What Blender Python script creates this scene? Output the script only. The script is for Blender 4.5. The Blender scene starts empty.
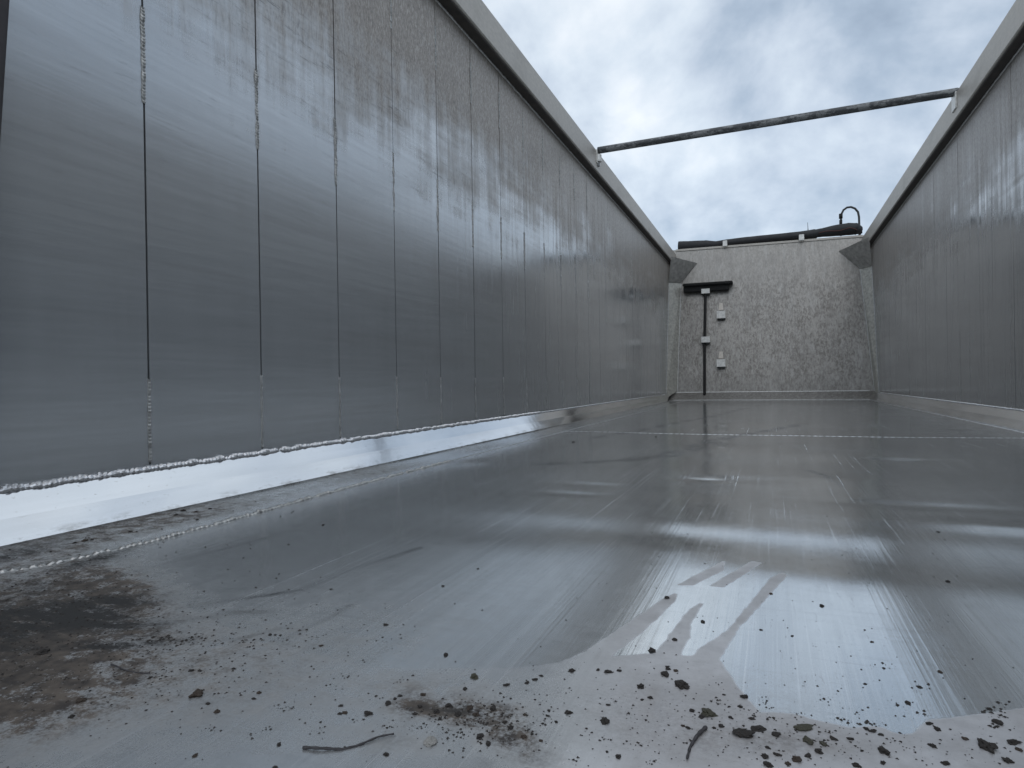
import bpy, bmesh, math, random
import numpy as np
from mathutils import Vector, Matrix, noise as mnoise
random.seed(7); rng = np.random.default_rng(7)
scene = bpy.context.scene
C = scene.collection
PI = math.pi

# ------------------------------------------------------------------ camera
F, CX, CY = 628.0, 512.0, 384.0
CAM = Vector((0.055, 0.0, 0.254))
def cdir(px, py): return Vector(((px-CX)/F, -(py-CY)/F, -1.0)).normalized()
Yv = cdir(771, 379)
Xv = -cdir(-1010, 408); Xv = (Xv - Yv*Xv.dot(Yv)).normalized()
Zv = Xv.cross(Yv)
R = Matrix((Xv, Yv, Zv))
cam = bpy.data.cameras.new('camera'); cam.sensor_width = 36; cam.lens = F/1024*36
cam.clip_start = 0.02; cam.clip_end = 3000
co = bpy.data.objects.new('camera', cam); C.objects.link(co)
co.matrix_world = Matrix.Translation(CAM) @ R.to_4x4()
scene.camera = co
def ray(px, py): return R @ cdir(px, py)
def on_floor(px, py, z=0.0):
    v = ray(px, py); return CAM + v*((z-CAM.z)/v.z)
def on_y(px, py, y):
    v = ray(px, py); return CAM + v*(y/v.y)
def on_x(px, py, x):
    v = ray(px, py); return CAM + v*((x-CAM.x)/v.x)
EY0, EZ0, EY1, EZ1 = 8.35, 0.09, 8.80, 2.03           # the end wall leans away
ES = (EY1-EY0)/(EZ1-EZ0)
def end_y(z): return EY0 + (z-EZ0)*ES
def on_end(px, py, off=0.0):
    v = ray(px, py); n = Vector((0, 1, -ES)); p0 = Vector((0, EY0-off, EZ0))
    t = (p0-CAM).dot(n)/v.dot(n); return CAM + v*t

# ------------------------------------------------------------------ helpers
def tag(o, label=None, cat=None, group=None, kind=None):
    if label: o['label'] = label
    if cat: o['category'] = cat
    if group: o['group'] = group
    if kind: o['kind'] = kind
    return o
def empty(name, loc=(0, 0, 0)):
    o = bpy.data.objects.new(name, None); C.objects.link(o); o.location = loc; return o
def link(name, me, mat, parent=None, smooth=False):
    o = bpy.data.objects.new(name, me); C.objects.link(o)
    if mat: me.materials.append(mat)
    if parent:
        o.parent = parent
        w = Vector((0, 0, 0)); q = parent
        while q: w += q.location; q = q.parent
        o.location = -w
    if smooth: me.polygons.foreach_set('use_smooth', [True]*len(me.polygons))
    return o
def mesh(name, verts, faces, mat, parent=None, smooth=False):
    me = bpy.data.meshes.new(name); me.from_pydata([tuple(v) for v in verts], [], faces); me.update()
    return link(name, me, mat, parent, smooth)
def bmo(name, bm, mat, parent=None, smooth=False):
    bmesh.ops.recalc_face_normals(bm, faces=bm.faces)
    me = bpy.data.meshes.new(name); bm.to_mesh(me); bm.free(); return link(name, me, mat, parent, smooth)
def bbox(bm, c, s, bev=0.0, rot=None):
    r = bmesh.ops.create_cube(bm, size=1.0); vs = r['verts']
    for v in vs:
        v.co = Vector((v.co.x*s[0], v.co.y*s[1], v.co.z*s[2]))
    if bev:
        es = list({e for v in vs for e in v.link_edges})
        r2 = bmesh.ops.bevel(bm, geom=es, offset=bev, segments=2, affect='EDGES')
        vs = list({v for f in r2['faces'] for v in f.verts} | {v for v in vs if v.is_valid})
    for v in vs:
        if rot: v.co = rot @ v.co
        v.co += Vector(c)
def hull(bm, pts):
    vs = [bm.verts.new(p) for p in pts]
    r = bmesh.ops.convex_hull(bm, input=vs)
def sweep(bm, path, rad, n=10, cap=True):
    """tube along a path; rad number or list"""
    path = [Vector(p) for p in path]; rings = []
    up = Vector((0, 0, 1)); prev = None
    for i, p in enumerate(path):
        t = (path[min(i+1, len(path)-1)] - path[max(i-1, 0)]).normalized()
        if prev is None:
            a = up if abs(t.z) < .9 else Vector((1, 0, 0))
            u = t.cross(a).normalized()
        else:
            u = (prev - t*prev.dot(t)).normalized()
        prev = u; w = t.cross(u)
        r = rad[i] if hasattr(rad, '__len__') else rad
        rings.append([bm.verts.new(p + (u*math.cos(2*PI*k/n) + w*math.sin(2*PI*k/n))*r) for k in range(n)])
    for a, b in zip(rings, rings[1:]):
        for k in range(n): bm.faces.new((a[k], a[(k+1) % n], b[(k+1) % n], b[k]))
    if cap:
        bm.faces.new(rings[0][::-1]); bm.faces.new(rings[-1])
def densify(path, step):
    out = []
    for a, b in zip(path, path[1:]):
        a, b = Vector(a), Vector(b); n = max(1, int((b-a).length/step))
        out += [a.lerp(b, i/n) for i in range(n)]
    out.append(Vector(path[-1])); return out
def bead(bm, path, w, h, up, pitch=0.008, rough=0.25, sub=3, seed=0):
    """weld bead: half-round strip with stacked ripples"""
    L = sum((Vector(b)-Vector(a)).length for a, b in zip(path, path[1:]))
    pts = densify(path, pitch/sub); up = Vector(up).normalized(); rings = []; s = 0
    for i, p in enumerate(pts):
        t = (pts[min(i+1, len(pts)-1)] - pts[max(i-1, 0)]).normalized()
        side = t.cross(up).normalized(); s = i*pitch/sub
        ph = (s/pitch) % 1.0
        rip = 0.40 + 0.60*abs(math.sin(PI*ph))
        nn = mnoise.noise(Vector((s*40, seed, 0)))*rough + mnoise.noise(Vector((s*160, seed+5, 0)))*rough*.7
        k = rip + nn; ww = w*(0.85+.25*nn+0.15*rip); off = side*w*0.25*mnoise.noise(Vector((s*22, seed+9, 1)))
        ring = []
        for a in range(7):
            th = PI*a/6
            lag = t*(-pitch*0.5*math.sin(th))
            ring.append(bm.verts.new(p + off + side*math.cos(th)*ww/2 + up*(math.sin(th)*h*k - 0.0008) + lag))
        rings.append(ring)
    for a, b in zip(rings, rings[1:]):
        for k in range(6): bm.faces.new((a[k], a[k+1], b[k+1], b[k]))

# ------------------------------------------------------------------ node helper
class NT:
    def __init__(s, name):
        s.m = bpy.data.materials.new(name); s.m.use_nodes = True; s.t = s.m.node_tree; s.t.nodes.clear()
        s.out = s.t.nodes.new('ShaderNodeOutputMaterial'); s.b = s.t.nodes.new('ShaderNodeBsdfPrincipled')
        s.t.links.new(s.b.outputs[0], s.out.inputs[0]); s.tc = None
    def set(s, sock, v):
        if hasattr(v, 'links'): s.t.links.new(v, sock)
        else: sock.default_value = v
    def coord(s, scale=(1, 1, 1)):
        if not s.tc: s.tc = s.t.nodes.new('ShaderNodeTexCoord')
        m = s.t.nodes.new('ShaderNodeMapping'); s.t.links.new(s.tc.outputs['Object'], m.inputs[0])
        m.inputs['Scale'].default_value = scale; return m.outputs[0]
    def noise(s, scale=1, vec=(1, 1, 1), det=4, rough=.55, dist=0):
        n = s.t.nodes.new('ShaderNodeTexNoise'); s.t.links.new(s.coord(vec), n.inputs['Vector'])
        n.inputs['Scale'].default_value = scale; n.inputs['Detail'].default_value = det
        n.inputs['Roughness'].default_value = rough; n.inputs['Distortion'].default_value = dist
        return n.outputs['Fac']
    def ramp(s, v, a, b, lo=0., hi=1., smooth=False):
        n = s.t.nodes.new('ShaderNodeMapRange'); s.set(n.inputs[0], v)
        if smooth: n.interpolation_type = 'SMOOTHSTEP'
        n.inputs[1].default_value = a; n.inputs[2].default_value = b; n.inputs[3].default_value = lo; n.inputs[4].default_value = hi
        return n.outputs[0]
    def math(s, op, a, b=0., c=None):
        n = s.t.nodes.new('ShaderNodeMath'); n.operation = op; s.set(n.inputs[0], a); s.set(n.inputs[1], b)
        if c is not None: s.set(n.inputs[2], c)
        return n.outputs[0]
    def mix(s, f, a, b):
        n = s.t.nodes.new('ShaderNodeMix'); n.data_type = 'RGBA'; s.set(n.inputs['Factor'], f)
        for k, v in ((6, a), (7, b)):
            s.set(n.inputs[k], v if hasattr(v, 'links') else (v[0], v[1], v[2], 1) if hasattr(v, '__len__') else (v, v, v, 1))
        return n.outputs[2]
    def attr(s, name):
        n = s.t.nodes.new('ShaderNodeAttribute'); n.attribute_name = name; return n.outputs['Fac']
    def z(s, axis=2):
        n = s.t.nodes.new('ShaderNodeSeparateXYZ'); s.t.links.new(s.coord(), n.inputs[0]); return n.outputs[axis]
    def bump(s, h, strength=.2, dist=.01, prev=None):
        n = s.t.nodes.new('ShaderNodeBump'); s.set(n.inputs['Height'], h); n.inputs['Strength'].default_value = strength
        n.inputs['Distance'].default_value = dist
        if prev: s.t.links.new(prev, n.inputs['Normal'])
        return n.outputs[0]
    def P(s, **k):
        for key, v in k.items():
            key = key.replace('_', ' ')
            if key == 'Base Color' and not hasattr(v, 'links'): v = (*v, 1) if len(v) == 3 else v
            s.set(s.b.inputs[key], v)
        return s.m

def mat_simple(name, col, met=0., ro=.5, var=.25, sc=30, bump=0.):
    n = NT(name); f = n.noise(sc, det=5)
    lo = tuple(c*(1-var) for c in col); hi = tuple(min(1, c*(1+var)) for c in col)
    n.P(Base_Color=n.mix(n.ramp(f, .3, .7), lo, hi), Metallic=met, Roughness=n.ramp(f, .3, .7, ro*.85, min(1, ro*1.15)))
    if bump: n.P(Normal=n.bump(f, bump, .003))
    return n.m

# ---- side wall aluminium
def wall_mat():
    n = NT('wall_aluminium'); z = n.z(); y = n.z(1)
    speck = n.noise(150, (1, .9, .40), 5, .8)
    fleck = n.noise(120, (1, 1, .22), 4, .8)
    drip = n.noise(26, (1, 1, .05), 4, .65)
    drip2 = n.noise(75, (1, 1, .02), 3, .6)
    scr = n.noise(60, (1, .04, 1), 4, .7)
    scr2 = n.noise(14, (1, .05, 1), 4, .65)
    big = n.noise(2.6, (1, 1, 1.6), 4, .6)
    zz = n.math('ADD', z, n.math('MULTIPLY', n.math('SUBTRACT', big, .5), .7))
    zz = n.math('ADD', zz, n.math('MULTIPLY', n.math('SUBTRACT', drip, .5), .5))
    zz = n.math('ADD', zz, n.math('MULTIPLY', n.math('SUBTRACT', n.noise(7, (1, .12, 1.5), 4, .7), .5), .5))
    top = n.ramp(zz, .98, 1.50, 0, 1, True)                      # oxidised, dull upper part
    band = n.math('MULTIPLY', n.ramp(zz, .95, 1.25, 0, 1, True), n.ramp(zz, 1.75, 1.45, 0, 1, True))
    lng = n.noise(95, (1, .09, 1), 4, .8)
    mixf = n.ramp(y, 2.0, 3.4)
    dens = n.ramp(n.noise(4.5, (1, .35, 1.4), 4, .7), .38, .62)
    pf = n.math('MULTIPLY', n.ramp(fleck, .54, .60), n.ramp(mixf, 0, 1, .55, 1))
    pg = n.math('MULTIPLY', n.ramp(lng, .57, .64), n.ramp(mixf, 0, 1, .9, .3))
    pits = n.math('MULTIPLY', n.math('MULTIPLY', n.math('MAXIMUM', pf, pg), band), dens)
    hair = n.math('MULTIPLY', n.ramp(lng, .60, .70), n.ramp(zz, .35, .9, .08, .42))
    pale = n.math('MULTIPLY', n.ramp(n.noise(120, (1, 1.2, .30), 3, .7), .56, .64), n.ramp(zz, 1.15, 1.6, 0, 1, True))
    far = n.ramp(y, 1.6, 4.0)
    streak = n.math('MULTIPLY', n.ramp(drip2, .50, .66), n.ramp(far, 0, 1, .06, 1))
    base = n.mix(n.ramp(scr, .3, .7), (.485, .502, .515), (.57, .587, .60))
    base = n.mix(n.ramp(scr2, .50, .72, 0, .45), base, (.44, .44, .445))
    base = n.mix(n.math('MULTIPLY', streak, .35), base, (.33, .33, .33))
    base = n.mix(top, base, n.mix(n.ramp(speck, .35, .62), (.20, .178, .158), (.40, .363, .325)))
    base = n.mix(n.math('MULTIPLY', pale, .6), base, (.58, .54, .50))
    base = n.mix(hair, base, (.30, .30, .30))
    base = n.mix(n.math('MULTIPLY', pits, .8), base, (.13, .125, .12))
    base = n.mix(n.math('MULTIPLY', n.ramp(speck, .64, .72), .4), base, (.20, .195, .19))
    ro = n.math('ADD', .245, n.math('MULTIPLY', n.ramp(drip, .35, .65, -.05, .05), n.ramp(far, 0, 1, .25, 1)))
    ro = n.math('SUBTRACT', ro, n.ramp(far, 0, 1, 0, .10))
    ro = n.math('ADD', ro, n.math('MULTIPLY', streak, .12))
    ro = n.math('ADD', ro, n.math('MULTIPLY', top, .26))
    h = n.math('ADD', n.math('MULTIPLY', n.math('ADD', speck, fleck), n.ramp(top, 0, 1, .02, .9)), n.math('MULTIPLY', scr, .25))
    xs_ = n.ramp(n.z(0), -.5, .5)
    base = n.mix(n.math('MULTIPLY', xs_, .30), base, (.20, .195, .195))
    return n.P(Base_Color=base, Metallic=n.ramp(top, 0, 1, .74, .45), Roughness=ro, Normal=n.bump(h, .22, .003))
M_wall = wall_mat()

def end_mat():
    n = NT('end_wall_aluminium'); z = n.z()
    a = n.noise(48, (1, 1, .4), 5, .8); v = n.noise(110, (1, 1, .2), 5, .75); b = n.noise(5, (1, 1, .7), 4)
    st = n.noise(24, (1, 1, .05), 4, .6)
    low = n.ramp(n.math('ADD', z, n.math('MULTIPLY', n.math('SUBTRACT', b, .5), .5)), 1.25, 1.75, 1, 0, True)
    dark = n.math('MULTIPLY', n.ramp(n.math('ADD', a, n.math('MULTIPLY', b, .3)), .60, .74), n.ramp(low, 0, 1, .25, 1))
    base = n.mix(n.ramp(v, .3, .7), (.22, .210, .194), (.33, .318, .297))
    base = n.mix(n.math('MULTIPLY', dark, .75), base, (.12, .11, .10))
    base = n.mix(n.ramp(n.noise(11, (1, 1, .12), 4, .7), .48, .68, 0, .6), base, (.20, .192, .18))
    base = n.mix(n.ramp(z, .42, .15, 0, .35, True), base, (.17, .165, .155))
    base = n.mix(n.ramp(st, .5, .75, 0, .35), base, (.40, .40, .385))
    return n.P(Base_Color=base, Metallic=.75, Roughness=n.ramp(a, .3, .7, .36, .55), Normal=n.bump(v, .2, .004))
M_end = end_mat()

def rail_mat():
    n = NT('rail_aluminium'); a = n.noise(60, (1, .5, 1), 6, .7); b = n.noise(7, (1, .5, 1), 5, .65)
    base = n.mix(n.ramp(a, .3, .7), (.36, .335, .30), (.50, .468, .425))
    base = n.mix(n.ramp(b, .52, .72, 0, .5), base, (.27, .25, .22))
    return n.P(Base_Color=base, Metallic=.55, Roughness=n.ramp(a, .3, .7, .45, .6), Normal=n.bump(a, .15, .003))
M_rail = rail_mat()

def bevel_mat():
    n = NT('polished_aluminium'); a = n.noise(40, (1, .05, 1), 4); b = n.noise(9, (1, .6, 1), 4); d = n.noise(110, (1, .6, 1), 3, .7)
    base = n.mix(n.ramp(a, .3, .7), (.74, .75, .76), (.80, .81, .82))
    base = n.mix(n.ramp(d, .66, .74, 0, .6), base, (.35, .33, .30))
    base = n.mix(n.math('MULTIPLY', n.ramp(n.noise(30, (1, .4, 1), 5, .7), .50, .66), n.ramp(n.z(), .018, .003, 0, .8)), base, (.25, .23, .21))
    return n.P(Base_Color=base, Metallic=1., Roughness=n.ramp(b, .3, .7, .08, .15), Normal=n.bump(b, .07, .004))
M_bevel = bevel_mat()

def floor_mat():
    n = NT('wet_floor_aluminium')
    wet = n.attr('wet'); dirt = n.attr('dirt'); soot = n.attr('soot'); trail = n.attr('trail')
    edge = n.noise(60, det=4); fine = n.noise(260, det=5, rough=.75); mid = n.noise(38, det=6, rough=.7)
    scr = n.noise(170, (1, .006, 1), 4, .65); scr2 = n.noise(34, (1, .03, 1), 5, .65)
    tr = n.noise(90, (.10, 1, 1), 4, .65)
    big = n.noise(3.2, (1, .7, 1), 4, .6)
    w = n.ramp(n.math('ADD', wet, n.math('MULTIPLY', n.math('SUBTRACT', edge, .5), .006)), -.0012, .0012)
    w = n.math('SUBTRACT', 1., n.math('MULTIPLY', n.math('SUBTRACT', 1., w), n.attr('dryness')))
    base = n.mix(n.ramp(scr2, .3, .7), (.55, .575, .585), (.67, .695, .705))
    base = n.mix(n.math('MULTIPLY', n.ramp(n.noise(150, (1, .12, 1), 4, .8), .60, .72), .5), base, (.30, .30, .30))
    base = n.mix(n.ramp(tr, .55, .75, 0, .45), base, (.47, .48, .485))
    base = n.mix(n.ramp(big, .45, .7, 0, .35), base, (.50, .515, .525))
    lsc = n.math('MULTIPLY', n.ramp(scr, .58, .74), n.ramp(n.noise(4, (1.5, .5, 1), 3), .36, .56))
    fsc = n.math('MULTIPLY', n.ramp(n.noise(420, (1, .006, 1), 2, .5), .56, .68), n.ramp(big, .35, .6, .2, 1))
    base = n.mix(n.math('MULTIPLY', fsc, .22), base, (.80, .81, .82))
    base = n.mix(n.math('MULTIPLY', lsc, .55), base, (.85, .86, .87))
    # dry film: greyer, matte
    dry = n.mix(n.ramp(mid, .3, .7), (.42, .412, .415), (.56, .553, .557))
    dry = n.mix(n.ramp(n.noise(9, (1, 1, 1), 5, .7), .45, .7, 0, .6), dry, (.31, .295, .285))
    dry = n.mix(n.ramp(scr2, .5, .7, 0, .4), dry, (.50, .50, .51))
    dry = n.mix(n.ramp(fine, .60, .70, 0, .45), dry, (.16, .15, .15))
    col = n.mix(w, dry, base)
    spk = n.math('MULTIPLY', n.ramp(fine, .66, .72), .55)
    col = n.mix(spk, col, (.14, .13, .12))
    # loose film of soil
    dth = n.math('MULTIPLY', dirt, n.ramp(n.math('ADD', mid, n.math('MULTIPLY', fine, .7)), .62, .98, .12, 1.5))
    dth = n.math('MINIMUM', dth, 1.)
    soil = n.mix(n.ramp(edge, .35, .65), (.040, .033, .029), (.115, .094, .076))
    col = n.mix(dth, col, soil)
    sth = n.math('MINIMUM', n.math('MULTIPLY', soot, n.ramp(n.math('ADD', n.noise(38, (.5, 1.6, 1), 6, .75), n.math('MULTIPLY', fine, .5)), .58, .86, .1, 1.5)), 1.)
    col = n.mix(sth, col, (.022, .021, .020))
    tth = n.math('MULTIPLY', trail, n.ramp(mid, .35, .6, .25, .85))
    col = n.mix(tth, col, (.07, .07, .07))
    ro_w = n.math('ADD', n.ramp(mid, .3, .7, .07, .13), n.math('MULTIPLY', n.ramp(big, .4, .7), .07))
    ro_w = n.math('ADD', ro_w, n.math('MULTIPLY', lsc, .2))
    ro = n.mix(w, .42, ro_w)
    ro = n.mix(n.math('MULTIPLY', tth, .5), ro, .4)
    ro = n.mix(n.math('MAXIMUM', dth, sth), ro, .62)
    met = n.math('SUBTRACT', n.ramp(w, 0, 1, .5, .90), n.math('MULTIPLY', n.math('MAXIMUM', dth, sth), .9))
    met = n.math('MAXIMUM', met, 0.)
    nb = n.bump(n.math('ADD', scr, n.math('MULTIPLY', fine, n.ramp(w, 0, 1, 1.2, .25))), .07, .003)
    nb = n.bump(w, .12, .0004, nb)
    return n.P(Base_Color=col, Metallic=met, Roughness=ro, Normal=nb)
M_floor = floor_mat()
M_weld = mat_simple('weld_bead_metal', (.66, .66, .67), 1., .3, .2, 150, .3)
M_weld_dull = mat_simple('dull_weld_metal', (.40, .40, .39), .9, .42, .4, 120, .3)
M_gap = mat_simple('dark_backing', (.02, .02, .022), 0, .8)
M_black = mat_simple('black_tarpaulin', (.006, .0065, .008), 0, .6, .4, 12, .3)
M_rubber = mat_simple('black_rubber', (.006, .006, .006), 0, .8, .4, 40, .2)
M_post = mat_simple('rear_post_dark_paint', (.035, .030, .032), 0, .55, .4, 20, .2)
M_rail_shade = mat_simple('shade_under_rail', (.05, .043, .038), 0, .8, .4, 25, .3)  # near-black colour that paints the shade below the rail
M_brk = mat_simple('bare_bracket_metal', (.66, .65, .62), .4, .45, .2, 40, .1)
M_brkd = mat_simple('bracket_shadow_dark', (.03, .03, .03), 0, .6)
M_gus = mat_simple('gusset_metal', (.42, .405, .38), .6, .5, .25, 25, .1)
M_crumb = mat_simple('dark_soil_crumb', (.030, .025, .022), 0, .75, .5, 300, .5)
M_crumb2 = mat_simple('brown_soil_crumb', (.055, .040, .030), 0, .8, .5, 300, .5)
M_stone = mat_simple('pale_stone', (.34, .33, .31), 0, .7, .35, 200, .5)
M_leaf = mat_simple('olive_leaf_bit', (.05, .047, .03), 0, .6, .4, 200, .4)
M_twig = mat_simple('twig_bark', (.045, .042, .045), 0, .75, .5, 200, .5)
M_ground = mat_simple('yard_concrete', (.25, .245, .235), 0, .9, .2, 2, .2)
M_chas = mat_simple('painted_chassis', (.03, .032, .035), .2, .5, .3, 5)
M_post_m = mat_simple('corner_post_metal', (.42, .41, .37), .4, .55, .3, 35, .2)
def bar_mat():
    n = NT('scuffed_painted_bar'); a = n.noise(7, (1, 3, 3), 5, .7); b = n.noise(60, det=4, rough=.7)
    f = n.math('ADD', a, n.math('MULTIPLY', n.math('SUBTRACT', b, .5), .4))
    return n.P(Base_Color=n.mix(n.ramp(f, .47, .56), (.05, .053, .056), (.19, .195, .195)), Metallic=.3, Roughness=n.ramp(f, .4, .6, .4, .6), Normal=n.bump(b, .2, .003))
M_bar = bar_mat()

# ------------------------------------------------------------------ the trailer
HW = 1.18; YR = -0.35
trailer = empty('tipper_trailer', (0, YR, 0))
tag(trailer, 'bare aluminium tipper trailer body with long panelled side walls, wet floor and low end wall', 'trailer')

# floor plate ---------------------------------------------------------------
xs = np.unique(np.concatenate([np.arange(-1.10, 1.1001, .0055)]))
ys = [YR]
while ys[-1] < 0.2: ys.append(ys[-1]+.03)
while ys[-1] < 8.22: ys.append(ys[-1] + max(.0042, ys[-1]*.0052))
ys[-1] = 8.22; ys = np.array(ys)
GX, GY = np.meshgrid(xs, ys)
# pixel position in the photo of every floor point: used only to lay stains and the wet edge where they lie
Rn = np.array(R)
P = np.stack([GX-CAM.x, GY-CAM.y, np.full_like(GX, -CAM.z)], -1) @ Rn
dep = -P[..., 2]; ok = dep > .05
U = np.where(ok, CX + F*P[..., 0]/np.where(ok, dep, 1), -9999); V = np.where(ok, CY - F*P[..., 1]/np.where(ok, dep, 1), 9999)
def smoothstep(a, b, x): t = np.clip((x-a)/(b-a), 0, 1); return t*t*(3-2*t)
# dented plate: sagging between the cross-members
def slope(y):
    g = lambda c, w: np.exp(-((y-c)/w)**2)
    return .026*g(1.10, .06) - .038*g(.935, .055) - .008*g(1.20, .05) + .004*g(.80, .06) - .014*g(1.40, .09) + .016*g(1.62, .08) - .02*g(1.9, .12) + .026*g(2.22, .10) - .02*g(2.6, .18) + .018*g(3.7, .12)
yy = np.linspace(YR, 8.22, 6000); hh = np.concatenate([[0], np.cumsum(slope(yy[:-1])*np.diff(yy))])
hh -= np.interp(.6, yy, hh)
lat = smoothstep(-1.05, -.5, GX)*smoothstep(1.05, .6, GX)
H = np.interp(GY, yy, hh)*(smoothstep(-.95, -.05, GX)*smoothstep(1.05, .45, GX))*(0.85+.2*np.sin(GX*3.1+1.0+GY))
def dent(px, py, rx, ry, h):
    global H
    p = on_floor(px, py); H = H + h*np.exp(-((GX-p.x)/rx)**2-((GY-p.y)/ry)**2)
dent(902, 459, .075, .034, -.0052); dent(1010, 528, .16, .05, .004); dent(735, 478, .14, .05, -.002)
dent(598, 484, .09, .035, -.0022); dent(708, 479, .07, .03, -.0030); dent(575, 493, .08, .03, -.002); dent(930, 505, .14, .04, -.003); dent(700, 447, .2, .16, .002); dent(640, 545, .16, .06, .0025); dent(840, 480, .12, .08, .002)
for k in range(60):
    H = H + rng.uniform(-.0013, .0013)*np.exp(-((GX-rng.uniform(-.9, 1))/rng.uniform(.06, .25))**2-((GY-rng.uniform(.4, 6))/rng.uniform(.05, .2))**2)
H = H*smoothstep(8.2, 7.2, GY)
H = np.clip(H, -.012, .012)

def poly_sdf(poly):
    """signed distance in metres on the floor, positive inside; poly given in photo pixels"""
    pts = np.array([tuple(on_floor(*p))[:2] for p in poly]); d = np.full(GX.shape, 9e9); ins = np.zeros(GX.shape, bool)
    for a, b in zip(pts, np.roll(pts, -1, 0)):
        e = b-a; wx = GX-a[0]; wy = GY-a[1]; t = np.clip((wx*e[0]+wy*e[1])/(e@e), 0, 1)
        d = np.minimum(d, np.hypot(wx-t*e[0], wy-t*e[1]))
        c = ((a[1] > GY) != (b[1] > GY)) & (GX < (b[0]-a[0])*(GY-a[1])/(b[1]-a[1]+1e-12)+a[0])
        ins ^= c
    return np.where(ins, d, -d)
dry = poly_sdf([(-60, 1100), (-60, 480), (100, 560), (250, 640), (380, 668), (520, 668), (575, 660), (630, 655), (655, 653), (672, 655), (697, 656), (700, 650), (712, 652),
                (717, 657), (728, 672), (741, 691), (760, 712), (790, 713), (820, 721), (854, 729), (868, 725), (882, 727), (899, 735), (914, 733), (922, 724), (930, 720), (1024, 708), (1300, 700), (1300, 1100)])
for pl in [[(782, 573), (772, 579), (730, 631), (700, 650), (697, 660), (716, 660), (738, 626), (786, 575)],
           [(701, 604), (690, 611), (668, 640), (655, 656), (676, 658), (687, 638), (689, 622)],
           [(676, 594), (664, 600), (640, 616), (590, 650), (560, 664), (600, 662), (640, 632), (672, 602)],
           [(724, 561), (716, 566), (680, 585), (692, 585), (722, 570)],
           [(752, 561), (742, 568), (712, 586), (722, 587), (746, 572), (760, 562)]]:
    dry = np.maximum(dry, poly_sdf(pl)+.0022)
wet = -dry
def gp(px, py, sx, sy, ang=0):
    a = math.radians(ang); dx = U-px; dy = V-py
    return np.exp(-((dx*math.cos(a)+dy*math.sin(a))/sx)**2 - ((-dx*math.sin(a)+dy*math.cos(a))/sy)**2)
dirt = 1.3*gp(10, 640, 105, 62) + .9*gp(110, 590, 62, 30, 10) + .38*gp(150, 690, 220, 60) + .95*gp(462, 714, 52, 11, 4) + .75*gp(515, 740, 46, 24, 30) + .3*gp(700, 735, 120, 22) + .3*gp(800, 745, 80, 16)
dirt += .5*gp(415, 707, 22, 8) + .22*gp(620, 700, 160, 25) + .30*gp(260, 640, 200, 45, -8) + .7*gp(-20, 700, 90, 60) + .35*gp(420, 690, 60, 14) + .3*gp(395, 742, 60, 20)
xb = GX+1.0
dirt += .55*smoothstep(-.93, -1.0, GX)*smoothstep(3.4, 1.2, GY)*(0.6+.4*np.sin(GY*9)) 
dirt += .25*smoothstep(-.75, -1.05, GX)*smoothstep(1.8, .8, GY)
soot = 1.3*gp(110, 602, 46, 7, -2) + 1.4*gp(85, 618, 62, 10, 6) + .8*gp(40, 625, 62, 13) + .6*gp(110, 645, 70, 4, -3) + .9*gp(10, 556, 60, 6, -14) + .9*gp(90, 562, 40, 4, -14)
soot += .5*gp(40, 587, 40, 9) + .55*gp(0, 640, 50, 40) + .5*gp(250, 612, 26, 2.0, -1) + .35*gp(190, 620, 50, 2.5, -8) + .6*gp(452, 711, 30, 5, 3) + .45*gp(105, 648, 45, 2.5) + .5*gp(150, 643, 40, 2.5, -4) + .35*gp(500, 725, 20, 5, 20)
soot += .45*gp(130, 548, 50, 2.2, -18)
def line(pts, w, amp):
    P2 = np.array([tuple(on_floor(*p))[:2] for p in pts]); d = np.full(GX.shape, 9e9)
    for a, b in zip(P2, P2[1:]):
        e = b-a; t = np.clip(((GX-a[0])*e[0]+(GY-a[1])*e[1])/(e@e), 0, 1); d = np.minimum(d, np.hypot(GX-a[0]-t*e[0], GY-a[1]-t*e[1]))
    return amp*np.exp(-(d/w)**2)
trail = line([(540, 464), (600, 461), (660, 455), (690, 448), (706, 440), (760, 431), (800, 424)], .030, .8) + line([(620, 460), (680, 454), (712, 445), (728, 438)], .03, .55)
trail += line([(590, 438), (640, 430), (690, 420), (705, 418), (745, 408)], .04, .5) + line([(810, 470), (826, 476), (840, 486)], .012, .6) + line([(700, 400), (712, 405), (716, 430)], .02, .25)
trail += line([(180, 608), (300, 590), (350, 570), (420, 548)], .006, .5) + line([(280, 640), (330, 618), (350, 605)], .004, .45) + line([(235, 640), (290, 626)], .004, .35)
trail += line([(100, 580), (240, 545), (330, 520)], .006, .4)
trail = trail*(.65+.35*np.sin(GX*41+GY*17))
ny, nx = GX.shape
verts = np.stack([GX, GY, H], -1).reshape(-1, 3)
idx = np.arange(ny*nx).reshape(ny, nx)
quads = np.stack([idx[:-1, :-1], idx[:-1, 1:], idx[1:, 1:], idx[1:, :-1]], -1).reshape(-1, 4)
me = bpy.data.meshes.new('floor_plate')
me.vertices.add(len(verts)); me.vertices.foreach_set('co', verts.astype(np.float32).ravel())
me.loops.add(len(quads)*4); me.loops.foreach_set('vertex_index', quads.astype(np.int32).ravel())
me.polygons.add(len(quads)); me.polygons.foreach_set('loop_start', np.arange(0, len(quads)*4, 4, dtype=np.int32))
me.update(calc_edges=True)
for nm, arr in (('wet', wet), ('dryness', .2+.8*smoothstep(520, 660, U)), ('dirt', np.clip(dirt, 0, 1.5)), ('soot', np.clip(soot, 0, 1.6)), ('trail', np.clip(trail*2.2, 0, 1))):
    a = me.attributes.new(nm, 'FLOAT', 'POINT'); a.data.foreach_set('value', arr.astype(np.float32).ravel())
floor = link('floor_plate', me, M_floor, trailer, True)
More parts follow.
